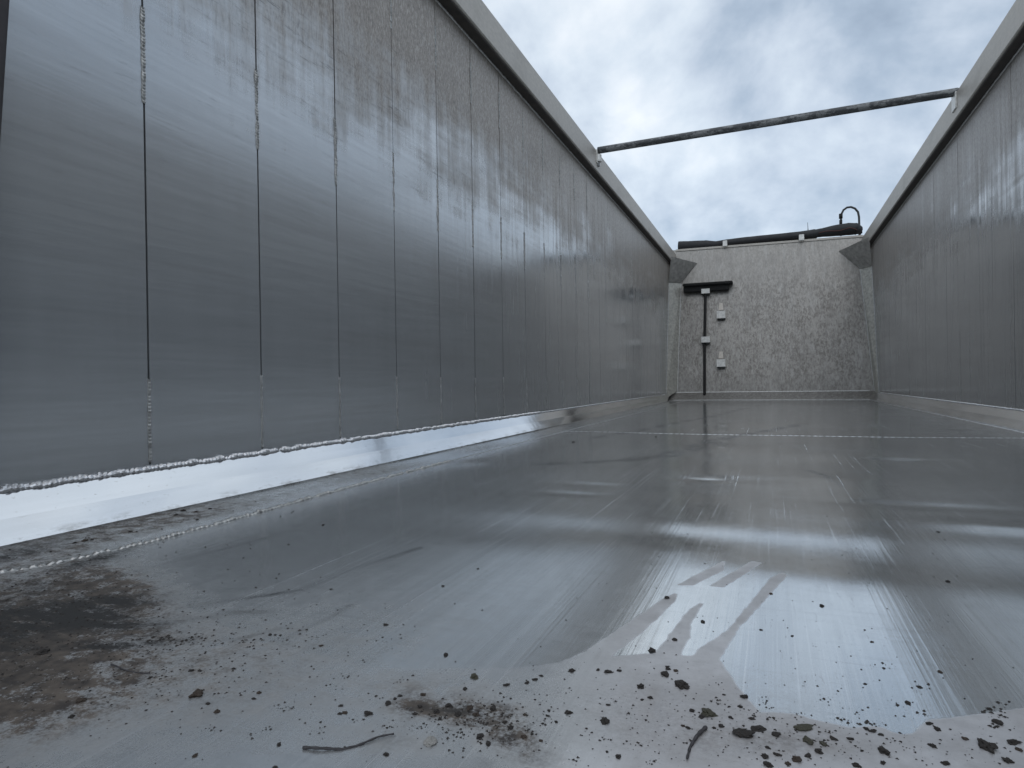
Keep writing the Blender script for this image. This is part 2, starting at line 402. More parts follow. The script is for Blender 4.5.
def fz(x, y):
    i = min(max(np.searchsorted(ys, y)-1, 0), ny-2); j = min(max(int(round((x-xs[0])/.0055)), 0), nx-1)
    return float(H[i, j])
# underside and sill of the floor
bm = bmesh.new(); bbox(bm, (0, (YR+8.5)/2, -.09), (2.42, 8.5-YR, .14), .004); bmo('floor_underside', bm, M_chas, trailer)
# floor welds
def fpath(pts): return [(x, y, fz(x, y)) for x, y in pts]
bm = bmesh.new()
pl = [tuple(on_floor(*q))[:2] for q in ((-60, 587), (0, 573), (50, 565), (150, 542), (250, 515), (350, 487), (450, 461))]; XW = pl[-1][0]; pl[0] = (pl[1][0]+.005, .35)
bead(bm, fpath(pl), .013, .0055, (0, 0, 1), .010, .7, seed=2)
bead(bm, fpath([pl[-1], (-.94, 3.0), (-.94, 8.1)]), .012, .0025, (0, 0, 1), .03, .3, seed=3)
bmo('floor_weld', bm, M_weld_dull, floor)
bm = bmesh.new(); bead(bm, fpath([(1.085, YR+.05), (1.085, 8.15)]), .016, .004, (0, 0, 1), .03, .3, seed=4); bmo('floor_weld', bm, M_weld, floor, True)
bm = bmesh.new(); bead(bm, [(x, 3.12+.0*x, fz(x, 3.12)) for x in np.linspace(-.93, 1.07, 120)], .009, .002, (0, 0, 1), .02, .3, seed=6); bmo('floor_weld', bm, M_weld, floor, True)

# side walls ---------------------------------------------------------------
RT, RB = 1.985, 1.825          # top and underside of the top rail
seams = [.95 + .3225*k for k in range(-4, 26)]
def side_wall(sgn):
    x0 = sgn*HW; bm = bmesh.new(); edges = [YR] + [s for s in seams if YR+.05 < s < 8.6] + [8.72]
    gap = .0045 if sgn < 0 else .0048; B = .080
    for i in range(len(edges)-1):
        g1, g2 = [gap*(1-.45*smoothstep(2.2, 4.5, np.float64(q))) for q in (edges[i], edges[i+1])]
        a, b = edges[i]+g1/2, edges[i+1]-g2/2
        # each extruded plank is very slightly dished and twisted
        nyy, nzz = 6, 24; tw = rng.uniform(-.0004, .0004); di = rng.uniform(.00000, .00012); ph = rng.uniform(0, 6)
        rows = []
        for r in range(nzz+1):
            z = B + (RB+.02-B)*r/nzz; row = []
            for c in range(nyy+1):
                u = c/nyy; y = a+(b-a)*u
                dx = di*(1-(2*u-1)**2) + tw*(2*u-1) + .0005*math.sin(z*4.1+ph)*(.4+.6*u)
                row.append(bm.verts.new((x0 + sgn*(dx+.001), y, z)))
            rows.append(row)
        for r in range(nzz):
            for c in range(nyy):
                q = (rows[r][c], rows[r][c+1], rows[r+1][c+1], rows[r+1][c]); bm.faces.new(q if sgn > 0 else q[::-1])
        for c in (0, nyy):   # plank edges turn into the gap
            for r in range(nzz):
                v1, v2 = bm.verts.new(rows[r][c].co), bm.verts.new(rows[r+1][c].co)
                w1 = bm.verts.new(v1.co + Vector((sgn*.006, 0, 0))); w2 = bm.verts.new(v2.co + Vector((sgn*.006, 0, 0))); bm.faces.new((v1, v2, w2, w1))
    me = bpy.data.meshes.new('side_wall'); bm.to_mesh(me); bm.free()
    w = link('side_wall', me, M_wall, trailer); 
    for p in me.polygons: p.use_smooth = abs(p.normal.x) > .8
    bm = bmesh.new(); bbox(bm, (sgn*(HW+.030), (YR+8.75)/2, 1.0), (.040, 8.75-YR, 1.99-.02)); bmo('outer_skin', bm, M_gap, w)
    # seam welds: a run near the foot and a run higher up
    for i, s in enumerate(edges[1:-1]):
        if not (.6 < s < (4.6 if sgn < 0 else 6)): continue
        if sgn > 0 and s < 3.2: continue
        n = (-sgn, 0, 0); x = x0
        jit = rng.uniform(-.012, .012)
        for za, zb, ww, hh_ in ([] if sgn > 0 else [(.10, .279+jit, .008, .0022), (.872+jit, 1.078+jit, .010, .004), (1.52+jit, 1.70+jit, .010, .004)]):
            bm = bmesh.new(); bead(bm, [(x, s, za), (x, s, zb)], ww, hh_, n, .0075, .9, seed=i+za*40); bmo('seam_weld', bm, M_weld_dull, w)
    # top rail: box section with rounded lip
    bm = bmesh.new(); cs = [(HW+.07, RB), (HW-.055, RB), (HW-.060, RB+.006), (HW-.060, RT-.010), (HW-.055, RT-.003), (HW-.045, RT), (HW+.07, RT)]
    a = [bm.verts.new((sgn*x, YR, z)) for x, z in cs]; b = [bm.verts.new((sgn*x, 8.80, z)) for x, z in cs]
    for k in range(len(cs)): bm.faces.new((a[k], a[(k+1) % len(cs)], b[(k+1) % len(cs)], b[k]))
    bm.faces.new(a); bm.faces.new(b); rl = bmo('top_rail', bm, M_rail, w)
    bm = bmesh.new(); bbox(bm, (sgn*(HW-.026), (YR+8.7)/2, RB-.004), (.050, 8.7-YR, .010), .002); bmo('underside_shade', bm, M_rail_shade, rl)  # added dark strip, deepens the shaded underside of the rail
    bm = bmesh.new(); bead(bm, [(sgn*(HW-.0005), .5, RB-.010), (sgn*(HW-.0005), 8.5, RB-.010)], .012, .005, (-sgn, 0, -1), .012, .8, seed=51); bmo('rail_weld', bm, M_weld_dull, rl)
    # chamfer strip between wall and floor
    bm = bmesh.new(); q = .080; rows = []
    for y in np.arange(YR, 8.24, .06):
        wob = .0004*math.sin(y*7)
        rows.append([bm.verts.new((sgn*(HW-.001), y, q+.012)), bm.verts.new((sgn*(HW-.0012), y, q+.002)), bm.verts.new((sgn*(HW-q/2-wob), y, q/2+wob)), bm.verts.new((sgn*(HW-q), y, .004)), bm.verts.new((sgn*(HW-q), y, -.02))])
    for a, b in zip(rows, rows[1:]):
        for k in range(4): 
            qd = (a[k], b[k], b[k+1], a[k+1]); bm.faces.new(qd if sgn > 0 else qd[::-1])
    ch = bmo('chamfer_strip', bm, M_bevel, trailer)
    bm = bmesh.new(); bead(bm, [(sgn*(HW-.002), YR+.02, q+.004), (sgn*(HW-.002), 3.4, q+.004)], .014, .0062, (-sgn*.8, 0, .6), .0095, 1.1, seed=11)
    bead(bm, [(sgn*(HW-.002), 3.4, q+.002), (sgn*(HW-.002), 8.05, q+.002)], .010, .005, (-sgn*.8, 0, .6), .014, .7, seed=13)
    bmo('foot_weld', bm, M_weld, ch)
    # rear corner post
    return w
wl = side_wall(-1); wr = side_wall(1)
tag(wl, 'left side wall'); tag(wr, 'right side wall')
for s in (-1, 1):
    bm = bmesh.new()
    hull(bm, [(s*x, y, z) for x in (1.139, 1.176) for y, z in ((.30, .11), (.612, .11), (.736, 1.82), (.30, 1.82))])
    bmesh.ops.bevel(bm, geom=list(bm.edges), offset=.004, segments=2, affect='EDGES'); bmo('rear_post', bm, M_post, trailer)

# end wall -----------------------------------------------------------------
xl, xr = -1.175, 1.175
bm = bmesh.new(); th = .06
zt_l = on_end(676, 250).z; zt_r = on_end(866, 235).z
prof = [(xl, EZ0), (xr, EZ0), (xr, zt_r), (xl, zt_l)]
nxx, nzz = 30, 26; grid = []
for r in range(nzz+1):
    row = []
    for c in range(nxx+1):
        x = xl+(xr-xl)*c/nxx; zt = zt_l+(zt_r-zt_l)*c/nxx; z = EZ0+(zt-EZ0)*r/nzz
        d = .003*mnoise.noise(Vector((x*2, z*2, 3)))
        row.append(bm.verts.new((x, end_y(z)+d, z)))
    grid.append(row)
for r in range(nzz):
    for c in range(nxx): bm.faces.new((grid[r][c], grid[r][c+1], grid[r+1][c+1], grid[r+1][c]))
me = bpy.data.meshes.new('end_wall')
back = {}
bo = [grid[0][c] for c in range(nxx+1)] + [grid[r][nxx] for r in range(1, nzz+1)] + [grid[nzz][c] for c in range(nxx-1, -1, -1)] + [grid[r][0] for r in range(nzz-1, 0, -1)]
bb = [bm.verts.new(v.co + Vector((0, th, 0))) for v in bo]
for k in range(len(bo)): bm.faces.new((bo[k], bb[k], bb[(k+1) % len(bo)], bo[(k+1) % len(bo)]))
bm.faces.new(bb)
end = bmo('end_wall', bm, M_end, trailer)
# folded lip along the top of the end wall
bm = bmesh.new()
a = Vector((-1.12, 0, zt_l-.002)); b = Vector((1.12, 0, zt_r-.002)); a.y = end_y(a.z)-.003; b.y = end_y(b.z)-.003
hull(bm, [a+Vector((0, dy, dz)) for dy in (-.012, .07) for dz in (-.020, .006)] + [b+Vector((0, dy, dz)) for dy in (-.012, .07) for dz in (-.020, .006)])
bmo('top_lip', bm, M_rail, end)
# chamfer at the foot of the end wall
bm = bmesh.new()
pts = [(8.20, .004), (8.20, -.02), (8.40, -.02), (8.40, .098), (8.342, .098)]
A = [bm.verts.new((-1.179, y, z)) for y, z in pts]; B_ = [bm.verts.new((1.179, y, z)) for y, z in pts]
for k in range(5): bm.faces.new((A[k], A[(k+1) % 5], B_[(k+1) % 5], B_[k]))
bm.faces.new(A); bm.faces.new(B_)
fc = bmo('foot_chamfer', bm, M_end, end)
bm = bmesh.new(); bead(bm, [(-1.12, 8.34, .100), (1.12, 8.34, .100)], .014, .004, (0, -1, .5), .014, .4, seed=21); bead(bm, [(-1.10, 8.198, .006), (1.10, 8.198, .006)], .012, .004, (0, -.5, 1), .014, .4, seed=22); bmo('foot_weld', bm, M_weld_dull, fc, True)
# corner posts (plates closing each corner)
for s, (e_top, e_bot) in ((-1, ((681, 283), (677.5, 391))), (1, ((860, 268), (874.5, 391)))):
    pt = on_end(*e_top); pb = on_end(*e_bot)
    wt = (s*(HW+.001), pt.y-.16, pt.z+.01); wb = (s*(HW+.001), 8.12, .03)
    bm = bmesh.new(); hull(bm, [pt+Vector((0, -.004, 0)), pb+Vector((0, -.004, 0)), wt, wb, (s*(HW+.001), pt.y+.01, pt.z), (s*(HW+.001), pb.y+.01, .07)])
    p = bmo('corner_post', bm, M_post_m, trailer)
    bm = bmesh.new(); bead(bm, [pb+Vector((0, -.006, 0)), pt+Vector((0, -.006, 0))], .014, .006, (-s*.3, -1, 0), .016, .4, seed=30)
    bead(bm, [(wb[0]-s*.003, wb[1], wb[2]), (wt[0]-s*.003, wt[1], wt[2])], .012, .005, (-s, -.3, 0), .016, .4, seed=31)
    bmo('post_weld', bm, M_weld_dull, p, True)
# gussets under the rail ends
for s, tip, low, wl_, wh in ((-1, (697, 263), (681, 283), (670.5, 283), (672, 261)), (1, (839, 251), (860, 269), (872, 269), (869.5, 243))):
    T = on_end(*tip, .01); Lo = on_end(*low, .01); W1 = on_x(*wl_, s*(HW-.004)); W2 = on_x(*wh, s*(HW-.062))
    W1.y = min(W1.y, 8.62); W2.y = min(W2.y, 8.62)
    W1 = Vector((s*(HW-.004), 8.36, Lo.z+.0)); W2 = Vector((s*(HW-.055), 8.34, RB+.002))
    W1 = Vector((s*(HW-.001), Lo.y-.17, Lo.z))
    nn = (Lo-T).cross(W1-T); W2 = Vector((s*(HW-.056), 0, RB+.045)); W2.y = T.y - ((W2.x-T.x)*nn.x + (W2.z-T.z)*nn.z)/nn.y
    bm = bmesh.new(); bk = Vector((0, .03, .004))
    hull(bm, [T, Lo, W1, W2, T+bk, Lo+bk, W1+bk, W2+bk])
    bmo('corner_gusset', bm, M_gus, trailer)
# brackets on the end wall (four)
def bracket(px, py, w, h, d=.075):
    c = on_end(px, py, d); bm = bmesh.new()
    rot = None
    # folded sheet: top plate, front plate, two cheeks (open below)
    bbox(bm, (c.x, c.y, c.z), (w, .005, h), .0012)
    bbox(bm, (c.x, c.y+.045, c.z+h/2-.0035), (w-.008, .085, .005), .001)
    for s in (-1, 1): bbox(bm, (c.x+s*(w/2-.003), c.y+.045, c.z-.002), (.004, .084, h-.008), .001)
    o = bmo('bracket', bm, M_brk, end)
    bm = bmesh.new(); bbox(bm, (c.x, c.y+.050, c.z-h*.55), (w-.010, .070, .022), .002); bmo('shadow_pad', bm, M_brkd, o)  # dark block painted in as the shade below the bracket
    return c
b1 = bracket(705.5, 291, .105, .062, .085)
b2 = bracket(705.5, 339.5, .105, .075, .085)
for px, py in ((721, 315), (721, 363.5)):
    c = bracket(px, py-.5, .105, .095, .075)
    bm = bmesh.new()   # weathered triangular stiffener above
    p = on_end(px, py-5, .003); q = on_end(px, py-12, .003)
    hull(bm, [p+Vector((-.03, 0, 0)), p+Vector((.03, 0, 0)), q+Vector((-.02, 0, 0)), q+Vector((.02, 0, 0)), p+Vector((-.03, -.006, 0)), p+Vector((.03, -.006, 0))])
    bmo('bracket_stiffener', bm, M_rail, end)

# ------------------------------------------------------------------ squeegee standing in its brackets
foot = on_end(704.5, 397, .05); foot.z = .008
headc = on_end(708, 286, .06)
sq = empty('squeegee', foot)
tag(sq, 'black long handled squeegee standing head up in brackets against the far end wall', 'squeegee')
bm = bmesh.new()
sweep(bm, densify([foot, on_end(704.5, 345, .045), on_end(705.5, 286, .05)], .1), .017, 12); bmo('handle', bm, M_rubber, sq, True)
a = on_end(684, 287.5, .07); b = on_end(732, 284.5, .07)
rotm = Matrix.Rotation(-math.atan2(b.z-a.z, b.x-a.x), 3, 'Y')
cc = (a+b)/2; Lh = (b-a).length
bm = bmesh.new(); bbox(bm, cc+Vector((0, 0, .025)), (Lh+.02, .13, .035), .008, rotm); bmo('head', bm, M_rubber, sq)
bm = bmesh.new(); bbox(bm, cc+Vector((-.02, .01, -.030)), (Lh-.03, .07, .075), .006, rotm); bmo('blade', bm, M_rubber, sq)

# ------------------------------------------------------------------ roof bar across the rails
YB = 4.6
A = on_y(598, 150.5, YB); Bp = on_y(957, 92, YB)
bar = empty('roof_bar', (0, YB, A.z)); tag(bar, 'scuffed dark round steel bar spanning the open top from rail to rail', 'cross bar')
bm = bmesh.new(); pts = densify([A, Bp], .05); 
pts = pts + [Bp+Vector((.012, 0, -.006)), Bp+Vector((.017, 0, -.022)), Bp+Vector((.018, 0, -.05))]
sweep(bm, pts, .025, 16); bmo('bar', bm, M_bar, bar, True)
for s, p in ((1, Bp), (-1, A)):
    bm = bmesh.new(); x = s*(HW-.060)
    cx = p.x + (.018 if s > 0 else -.004)
    bbox(bm, (s*(HW-.064), YB, 1.93), (.008, .09, .10), .002)
    sweep(bm, [(cx, YB, p.z-.035), (cx, YB, p.z-.085)], .030, 16)
    o = bmo('socket', bm, M_brk, bar)
    bm = bmesh.new(); sweep(bm, [(cx, YB, p.z-.083), (cx, YB, p.z-.118)], .017, 6); bmo('bolt', bm, M_bar, o)

# ------------------------------------------------------------------ rolled tarpaulin lying on the end wall
YT = 8.86
prof = [(678.5, 246, 4.6), (690, 245.5, 4.4), (706, 244.5, 4.0), (716, 244, 2.8), (730, 242, 2.9), (750, 239.8, 3.0), (770, 237.8, 3.0), (790, 236, 3.3), (808, 234.2, 3.5), (822, 232.2, 4.3), (835, 230.2, 5.2), (848, 228.6, 5.8), (855, 228.6, 5.8), (859, 230.5, 4.6), (861, 232, 2.2)]
path = []; rad = []
for i in range(len(prof)-1):
    for k in range(8):
        t = k/8; px, py, rr = [prof[i][j]*(1-t)+prof[i+1][j]*t for j in range(3)]
        p = on_y(px, py+(.8 if px < 816 else .4), YT); path.append(p); rad.append((rr+1.0 if px < 816 else rr)/F*8.2*(1+.025*math.sin(i*1.3+k*.4)))
tarp = empty('rolled_tarpaulin', (path[60].x, YT, 2.03)); tag(tarp, 'black rolled tarpaulin bundle lying along the top of the far end wall', 'tarpaulin')
bm = bmesh.new(); sweep(bm, path, rad, 14); 
for v in bm.verts: v.co.z += .003*mnoise.noise(v.co*9)
bmo('roll', bm, M_black, tarp, True)
M_rope = mat_simple('dull_red_rope', (.10, .035, .03), 0, .8)
bm = bmesh.new(); sweep(bm, [p+Vector((0, -r*1.02, -.012+.01*math.sin(i*.4))) for i, (p, r) in enumerate(zip(path[70:100], rad[70:100]))], .004, 5); bmo('rope', bm, M_rope, tarp, True)
for px, py, w in ((725, 243.5, .055), (801.5, 237.5, .06)):
    c = on_y(px, py, 8.76); bm = bmesh.new(); bbox(bm, c, (w, .03, .075), .004); bmo('tarpaulin_stop', bm, M_brk, end)
# hooped pipe
hp = [(841, 236), (841, 228), (841, 219), (841.5, 214), (843.5, 210), (847, 207.5), (851, 207), (855, 208.5), (858, 212), (859, 217), (859.3, 226), (859.5, 236)]
hp = [on_y(px, py, 8.93) for px, py in hp]
pipe = empty('hooped_pipe', (hp[0].x, 8.93, 2.03)); tag(pipe, 'thin dark pipe bent into a hoop rising behind the right end of the tarpaulin', 'pipe')
bm = bmesh.new(); sweep(bm, hp, .013, 10); bmo('hoop', bm, M_chas, pipe, True)
bm = bmesh.new(); sweep(bm, [on_y(840.8, 218.5, 8.93), on_y(840.8, 213.8, 8.93)], .022, 10); sweep(bm, [on_y(840.8, 227, 8.93), on_y(840.8, 220, 8.93)], .018, 10); bmo('collar', bm, M_rubber, pipe, True)
bm = bmesh.new(); bbox(bm, on_y(860, 232, 8.93), (.05, .05, .06), .012); bmo('clamp', bm, M_rubber, pipe)
an = on_y(808, 236, 8.95)
aer = empty('aerial', an); tag(aer, 'thin short aerial standing up behind the tarpaulin against the sky', 'aerial')
bm = bmesh.new(); sweep(bm, [an, on_y(808, 229, 8.95)], .006, 6); bmo('stem', bm, M_chas, aer, True)
bm = bmesh.new(); sweep(bm, [on_y(808, 229, 8.95), on_y(807.6, 222.5, 8.95)], [.004, .0025], 6); bmo('whip', bm, M_chas, aer, True)

# ------------------------------------------------------------------ debris on the floor
def lump(seed, flat=.6, sub=3, amp=.85):
    bm = bmesh.new(); bmesh.ops.create_icosphere(bm, subdivisions=sub, radius=.5)
    for v in bm.verts:
        n = mnoise.noise(v.co*2.3 + Vector((seed*3.1, 0, 0)))*amp + mnoise.noise(v.co*7 + Vector((seed, 9, 0)))*amp*.6
        v.co *= 1+n; v.co.z *= flat; v.co.z = max(v.co.z, -.16)
    me = bpy.data.meshes.new('crumb'); bm.to_mesh(me); bm.free(); return me
lumps = [lump(i) for i in range(6)]
for m_ in lumps[:5]: m_.materials.append(M_crumb)
lumps[5].materials.append(M_crumb2)
def put(me_, name, px, py, wpx, hpx, label, cat, group=None, rot=None, hz=None):
    p = on_floor(px, py); d = (p-CAM).length; s = wpx*d/F*.56
    o = bpy.data.objects.new(name, me_); C.objects.link(o)
    o.scale = (s, s*max(.7, min(1.6, hpx/wpx*2.2)), (hz if hz else min(s, hpx*d/F)*.9))
    o.location = (p.x, p.y, fz(p.x, p.y)+o.scale.z*.14); o.rotation_euler = (0, 0, rng.uniform(0, 6) if rot is None else rot)
    return tag(o, label, cat, group)
def own(px, py, w, h, label, mat, name='soil_clod', cat='clod', seed=0, flat=.6, amp=.5, rot=.38):
    m_ = lump(seed, flat, 3, amp); m_.name = name; m_.materials.append(mat); return put(m_, name, px, py, w, h, label, cat, None, rot)
own(446, 655, 7, 6, 'dark pointed crumb lying alone on clean floor above the olive leaf scrap', M_crumb, seed=11)
own(474, 677.5, 11, 7, 'curled olive green leaf scrap lying on the bare floor', M_leaf, 'leaf_scrap', 'leaf', 12, .7, .7)
own(465, 689, 6, 5, 'small dark crumb just below left of the olive leaf scrap', M_crumb, seed=13)
own(197, 695, 15, 9, 'reddish brown clod lying alone on the left of the floor', M_crumb2, seed=14, amp=.9)
own(493, 709, 9, 9, 'black round clod at the right end of the brown soil smear', M_crumb, seed=15)
own(430, 742, 17, 12, 'pale grey pebble with a dirty rim below the brown soil smear', M_stone, 'pebble', 'pebble', 16, .45)
own(480, 737, 11, 7, 'dark clod in front of the brown soil smear', M_crumb, seed=17)
own(488, 744, 8, 7, 'small black lump nearest the camera under the brown soil smear', M_crumb, seed=18)
own(682, 686, 18, 8, 'flat ragged black clod among the crumbs above the short twig', M_crumb, seed=19, amp=.9)
own(665, 675, 11, 7, 'dark clod between the wet edge and the ragged flat clod', M_crumb, seed=20)
own(708, 714, 19, 8, 'long dark olive tinted flake next to the top of the short twig', M_leaf, 'leaf_flake', 'leaf', 21, .5, .9)
own(744, 735, 28, 9, 'long black slug shaped clod right of the short twig', M_crumb, seed=22, amp=.7)
own(804, 728, 24, 6, 'curved dark wet leaf flake, the upper one of the near right debris', M_leaf, 'leaf_flake', 'leaf', 23, .35, .7)
own(808, 741, 11, 17, 'upright dark olive leaf flake under the curved flake', M_leaf, 'leaf_flake', 'leaf', 24, .4, .7)
own(823, 744, 8, 12, 'short blocky olive flake right of the upright flake', M_leaf, 'leaf_flake', 'leaf', 25, .4)
own(776, 735, 12, 5, 'flat black clod between slug shaped clod and curved flake', M_crumb, seed=26)
own(758, 729, 20, 5, 'thin stretched black clod just above the slug shaped clod', M_crumb, seed=27)
own(908, 703, 6, 7, 'single black crumb on the bright wet film near its lower edge', M_crumb, seed=28)
own(988, 748, 15, 9, 'dark ragged clod near the bottom right corner', M_crumb, seed=29, amp=.9)
own(998, 723, 10, 5, 'dark clod at the right just below the wet edge', M_crumb, seed=30)
own(884, 752, 11, 7, 'knobbly dark clod below the rounded lobe of the wet film', M_crumb, seed=31, amp=.9)
own(652, 651, 11, 6, 'dark clod at the foot of the left dry streak', M_crumb, seed=32)
own(675, 640, 8, 4, 'dark crumb lying inside the short dry streak', M_crumb, seed=33)
own(667, 598, 8, 4, 'dark crumb at the upper tip of the left dry streak', M_crumb, seed=34)
own(703, 622, 6, 4, 'black crumb in the bright wet film beside the short dry streak', M_crumb, seed=35)
own(388, 704, 8, 5, 'black clod left of the brown soil smear', M_crumb, seed=36)
own(368, 714, 12, 5, 'double black clod left of the brown soil smear and above the long twig', M_crumb, seed=37, amp=.9)
own(323, 525, 4, 5, 'tiny lone black crumb far up the floor by the left wall', M_crumb, seed=38)
crumbs = [(345, 713, 5, 4), (341, 706, 4, 4), (386, 755, 6, 4), (395, 699, 4, 3), (400, 696, 5, 3), (423, 695, 7, 3), (507, 685, 6, 4), (535, 680, 5, 4), (527, 683, 5, 3),
 (541, 676, 4, 3), (572, 671, 8, 4), (598, 670, 4, 4), (608, 672, 7, 5), (619, 671, 5, 3), (641, 687, 9, 5), (650, 698, 6, 3), (568, 713, 9, 4), (549, 711, 4, 3), (548, 716, 4, 3), (556, 722, 4, 3),
 (605, 722, 10, 6), (608, 705, 4, 3), (618, 757, 7, 4), (607, 752, 3, 2), (642, 700, 4, 2), (668, 669, 6, 3), (676, 671, 5, 3), (667, 667, 4, 2), (692, 711, 7, 3), (702, 717, 9, 3), (731, 718, 5, 3),
 (721, 726, 8, 3), (714, 728, 5, 2), (729, 707, 3, 3), (740, 707, 5, 3), (724, 695, 3, 2), (744, 697, 8, 4), (752, 719, 5, 5), (683, 726, 5, 2), (688, 728, 5, 3), (765, 757, 7, 4), (768, 765, 9, 5),
 (768, 748, 5, 3), (778, 755, 6, 4), (788, 764, 6, 3), (797, 760, 10, 5), (808, 756, 6, 4), (819, 752, 9, 4), (834, 739, 6, 5), (850, 739, 5, 6), (857, 766, 8, 4), (866, 729, 5, 7), (873, 731, 6, 4),
 (881, 735, 4, 6), (862, 751, 3, 3), (929, 724, 5, 4), (937, 729, 6, 5), (932, 746, 6, 4), (965, 739, 5, 3), (989, 709, 4, 4), (1013, 743, 8, 6), (1019, 750, 5, 4), (1008, 761, 9, 4), (946, 764, 6, 4),
 (883, 763, 5, 4), (940, 672, 4, 3), (919, 687, 4, 3), (948, 581, 4, 3), (938, 532, 3, 3), (771, 594, 4, 2), (822, 606, 5, 3), (761, 630, 3, 2), (792, 636, 3, 2), (865, 684, 3, 2), (872, 642, 3, 2),
 (478, 569, 3, 3), (443, 586, 4, 2), (386, 625, 6, 3), (321, 646, 4, 3), (331, 589, 3, 3), (270, 635, 4, 4), (81, 701, 8, 5), (72, 717, 6, 3), (208, 704, 4, 4), (217, 712, 6, 4), (191, 671, 5, 3),
 (200, 671, 4, 3), (234, 669, 4, 4), (254, 699, 4, 4), (259, 693, 5, 3), (340, 714, 4, 4), (279, 745, 5, 4), (195, 756, 5, 4), (150, 678, 4, 3), (43, 653, 11, 5), (85, 541, 6, 3), (92, 540, 4, 2), (75, 543, 5, 2),
 (183, 511, 6, 3), (176, 515, 7, 2), (196, 512, 4, 2), (197, 520, 4, 2), (210, 509, 4, 2), (130, 532, 5, 2), (573, 442, 3, 2), (656, 436, 3, 2), (275, 768, 5, 4), (541, 741, 4, 3), (524, 737, 6, 4),
 (511, 728, 7, 4), (505, 722, 5, 3), (525, 715, 4, 3), (532, 734, 4, 3), (415, 714, 5, 3), (420, 707, 6, 3), (437, 712, 8, 4), (449, 706, 9, 4), (458, 715, 8, 4), (470, 708, 9, 4), (476, 715, 8, 4), (440, 719, 5, 3), (345, 748, 4, 4)]
for k, (px, py, w, h) in enumerate(crumbs):
    put(lumps[int(rng.integers(0, 6))] if px > 30 else lumps[5], 'soil_crumb', px, py, w*1.05, h*1.1, 'small dark soil crumb scattered on the wet aluminium floor', 'crumb', 'loose soil crumbs scattered on the floor')
# fine grit nobody could count
bm = bmesh.new()
def grit(n, fx, fy, smin, smax, clip=None):
    for _ in range(n):
        px, py = fx(), fy()
        if callable(clip) and not clip(px, py): continue
        if py < 470: continue
        p = on_floor(px, py)
        if not (-1.08 < p.x < 1.09 and p.y < 6): continue
        d = (p-CAM).length; s = smin*.6+(smax-smin*.6)*rng.random()**2.2; s *= d/F
        z = fz(p.x, p.y); a = rng.uniform(0, 6)
        vs = [bm.verts.new((p.x+math.cos(a+k*2.1+rng.uniform(-.4, .4))*s*.6, p.y+math.sin(a+k*2.1)*s*.6, z+.0002)) for k in range(3)]
        t = bm.verts.new((p.x, p.y, z+s*.4)); bm.faces.new((vs[0], vs[1], t)); bm.faces.new((vs[1], vs[2], t)); bm.faces.new((vs[2], vs[0], t))
N = rng.normal; Un = rng.uniform
grit(420, lambda: N(480, 45), lambda: N(722, 14), 1.2, 3.2)
grit(900, lambda: N(70, 90), lambda: N(640, 40), 1., 2.6)
grit(520, lambda: N(240, 120), lambda: N(655, 38), .9, 2.6)
grit(160, lambda: N(195, 55), lambda: N(640, 5), 1.2, 3.4)
grit(420, lambda: N(690, 110), lambda: N(705, 35), .9, 2.4)
grit(200, lambda: N(860, 90), lambda: N(748, 12), 1., 2.6)
grit(140, lambda: Un(0, 1024), lambda: Un(560, 768), .8, 1.8)
for _ in range(70):
    cx_, cy_ = Un(200, 1010), N(725, 22)
    if cx_ < 560 and cy_ > 735: continue
    grit(int(Un(4, 14)), lambda: N(cx_, 6), lambda: N(cy_, 2.2), 1., 3.2)
grit(160, lambda: Un(550, 960), lambda: Un(490, 660), .8, 1.5)
grit(140, lambda: Un(0, 300), lambda: Un(490, 560), .8, 2.2)
gr = bmo('soil_grit', bm, M_crumb); tag(gr, 'fine dark soil grit strewn over the near part of the floor', 'grit', kind='stuff')
# twigs
def twig(pts, r, label):
    ps = [on_floor(*p) for p in pts]; ps = [Vector((p.x, p.y, fz(p.x, p.y)+r*.9)) for p in ps]; ps = densify(ps, .002)
    c = ps[len(ps)//2].copy(); bm = bmesh.new()
    sweep(bm, [p-c+Vector((0, 0, .0006*math.sin(i*.3))) for i, p in enumerate(ps)], [r*(1-.45*i/len(ps))*(1+.18*math.sin(i*1.7)) for i in range(len(ps))], 7)
    me_ = bpy.data.meshes.new('twig'); bm.to_mesh(me_); bm.free(); o = link('twig', me_, M_twig, None, True); o.location = c; tag(o, label, 'twig')
twig([(303, 749), (320, 750.5), (342, 750), (360, 745.5), (378, 739), (394, 735.5)], .0011, 'long thin bent grey twig lying below left of the brown soil smear')
twig([(706, 729), (697, 738), (690, 748), (687, 760)], .0014, 'short dark twig standing out among the crumbs at bottom centre right')
twig([(111, 665), (122, 670), (138, 673), (150, 674.5)], .0008, 'thin dark stalk lying between crumbs on the dirty left floor')

# ------------------------------------------------------------------ outside
bm = bmesh.new(); s = 1500
vs = [bm.verts.new(p) for p in ((-s, -s, -1.35), (s, -s, -1.35), (s, s, -1.35), (-s, s, -1.35))]; bm.faces.new(vs)
g = bmo('ground', bm, M_ground); g['kind'] = 'structure'
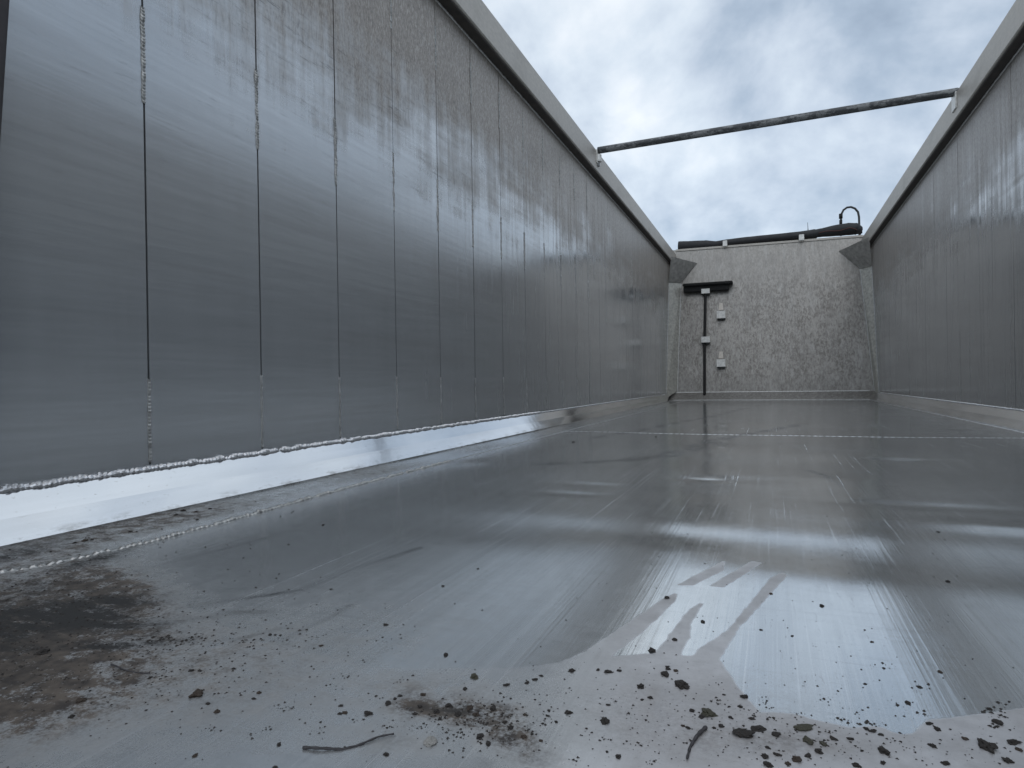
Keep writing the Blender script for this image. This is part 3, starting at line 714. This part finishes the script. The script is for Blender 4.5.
# running gear below, so the body does not hover
for s_ in (-1, 1):
    bm = bmesh.new(); bbox(bm, (s_*.45, 4.2, -.28), (.10, 8.4, .23), .01); bmo('chassis_beam', bm, M_chas, trailer)
for yw in (1.4, 2.7, 4.0):
    for s_ in (-1, 1):
        bm = bmesh.new(); 
        cs = [(.0, .18), (.05, .20), (.05, .29), (0, .30), (-.02, .46), (.02, .51), (.16, .515), (.30, .51), (.34, .46), (.32, .30), (.2, .29), (.2, .0)]
        rings = []
        for k in range(36):
            a = 2*PI*k/36; rings.append([bm.verts.new((s_*(1.15-x), yw+math.cos(a)*r, -.83+math.sin(a)*r)) for x, r in cs[:-1]])
        for k in range(36):
            for j in range(len(cs)-2): bm.faces.new((rings[k][j], rings[k][j+1], rings[(k+1) % 36][j+1], rings[(k+1) % 36][j]))
        bm.faces.new([r[0] for r in rings]); bm.faces.new([r[-1] for r in rings])
        bmo('wheel', bm, M_rubber, trailer, True)
    bm = bmesh.new(); sweep(bm, [(-1.0, yw, -.83), (1.0, yw, -.83)], .06, 12); bmo('axle', bm, M_chas, trailer, True)

# ------------------------------------------------------------------ sky and sun
w = bpy.data.worlds.new('World'); scene.world = w; w.use_nodes = True; t = w.node_tree; t.nodes.clear()
N_ = t.nodes.new; Lk = t.links.new
out = N_('ShaderNodeOutputWorld'); bg = N_('ShaderNodeBackground'); bg2 = N_('ShaderNodeBackground'); add = N_('ShaderNodeAddShader')
sky = N_('ShaderNodeTexSky'); sky.sky_type = 'NISHITA'; sky.sun_disc = False; sky.sun_elevation = math.radians(58); sky.sun_rotation = math.radians(165)
Lk(sky.outputs[0], bg.inputs[0]); bg.inputs[1].default_value = .03
tc = N_('ShaderNodeTexCoord'); sep = N_('ShaderNodeSeparateXYZ'); Lk(tc.outputs['Generated'], sep.inputs[0])
def m(op, a, b=0., c=None):
    n = N_('ShaderNodeMath'); n.operation = op
    for i, v in enumerate((a, b) if c is None else (a, b, c)):
        if hasattr(v, 'links'): Lk(v, n.inputs[i])
        else: n.inputs[i].default_value = v
    return n.outputs[0]
zc = m('ADD', m('MAXIMUM', sep.outputs[2], 0.), .75)
cmb = N_('ShaderNodeCombineXYZ'); Lk(m('DIVIDE', sep.outputs[0], zc), cmb.inputs[0]); Lk(m('DIVIDE', sep.outputs[1], zc), cmb.inputs[1]); cmb.inputs[2].default_value = 2.7
def wn(scale, det, rough, dist=0.):
    n = N_('ShaderNodeTexNoise'); Lk(cmb.outputs[0], n.inputs['Vector']); n.inputs['Scale'].default_value = scale; n.inputs['Detail'].default_value = det
    n.inputs['Roughness'].default_value = rough; n.inputs['Distortion'].default_value = dist; return n.outputs['Fac']
n1 = wn(4.2, 6, .54, .25); n2 = wn(10.0, 5, .55)
val = m('ADD', m('ADD', m('MULTIPLY', n1, .88), m('MULTIPLY', n2, .42)), -.075)
def lobe(px, py, deg, amp):
    global val
    d = ray(px, py); vm = N_('ShaderNodeVectorMath'); vm.operation = 'DOT_PRODUCT'; Lk(tc.outputs['Generated'], vm.inputs[0]); vm.inputs[1].default_value = tuple(d)
    mr = N_('ShaderNodeMapRange'); mr.interpolation_type = 'SMOOTHSTEP'; Lk(vm.outputs['Value'], mr.inputs[0])
    mr.inputs[1].default_value = math.cos(math.radians(deg)); mr.inputs[2].default_value = 1.; mr.inputs[3].default_value = 0; mr.inputs[4].default_value = amp
    val = m('ADD', val, mr.outputs[0])
for a_ in [(655, 85, 5, .10), (620, 110, 4, .07), (560, 10, 8, .08), (590, 150, 7, .05), (735, 190, 6, .08), (860, 20, 9, .08), (690, 30, 8, -.06), (800, 70, 11, -.10), (820, 150, 9, -.05), (640, 190, 8, -.03), (940, 60, 9, -.03), (690, 230, 6, -.06)]: lobe(*a_)
cr = N_('ShaderNodeValToRGB'); Lk(val, cr.inputs[0]); e = cr.color_ramp
e.elements[0].position = .30; e.elements[0].color = (.27, .335, .42, 1); e.elements[1].position = .78; e.elements[1].color = (.90, .94, .97, 1)
for p_, c_ in ((.44, (.40, .48, .575, 1)), (.54, (.55, .623, .71, 1)), (.64, (.69, .765, .835, 1))):
    x_ = e.elements.new(p_); x_.color = c_
Lk(cr.outputs[0], bg2.inputs[0]); bg2.inputs[1].default_value = .98
Lk(bg.outputs[0], add.inputs[0]); Lk(bg2.outputs[0], add.inputs[1]); Lk(add.outputs[0], out.inputs[0])
sun = bpy.data.lights.new('sun', 'SUN'); sun.energy = .5; sun.angle = math.radians(70); sun.color = (1, .97, .93)
so = bpy.data.objects.new('sun', sun); C.objects.link(so); so.rotation_euler = (math.radians(32), 0, math.radians(15))

# ------------------------------------------------------------------ render settings
scene.render.engine = 'CYCLES'
scene.view_settings.view_transform = 'Standard'; scene.view_settings.look = 'None'; scene.view_settings.gamma = 1; scene.view_settings.exposure = 0
scene.cycles.max_bounces = 7; scene.cycles.glossy_bounces = 5; scene.cycles.diffuse_bounces = 3
scene.render.resolution_x = 1024; scene.render.resolution_y = 768
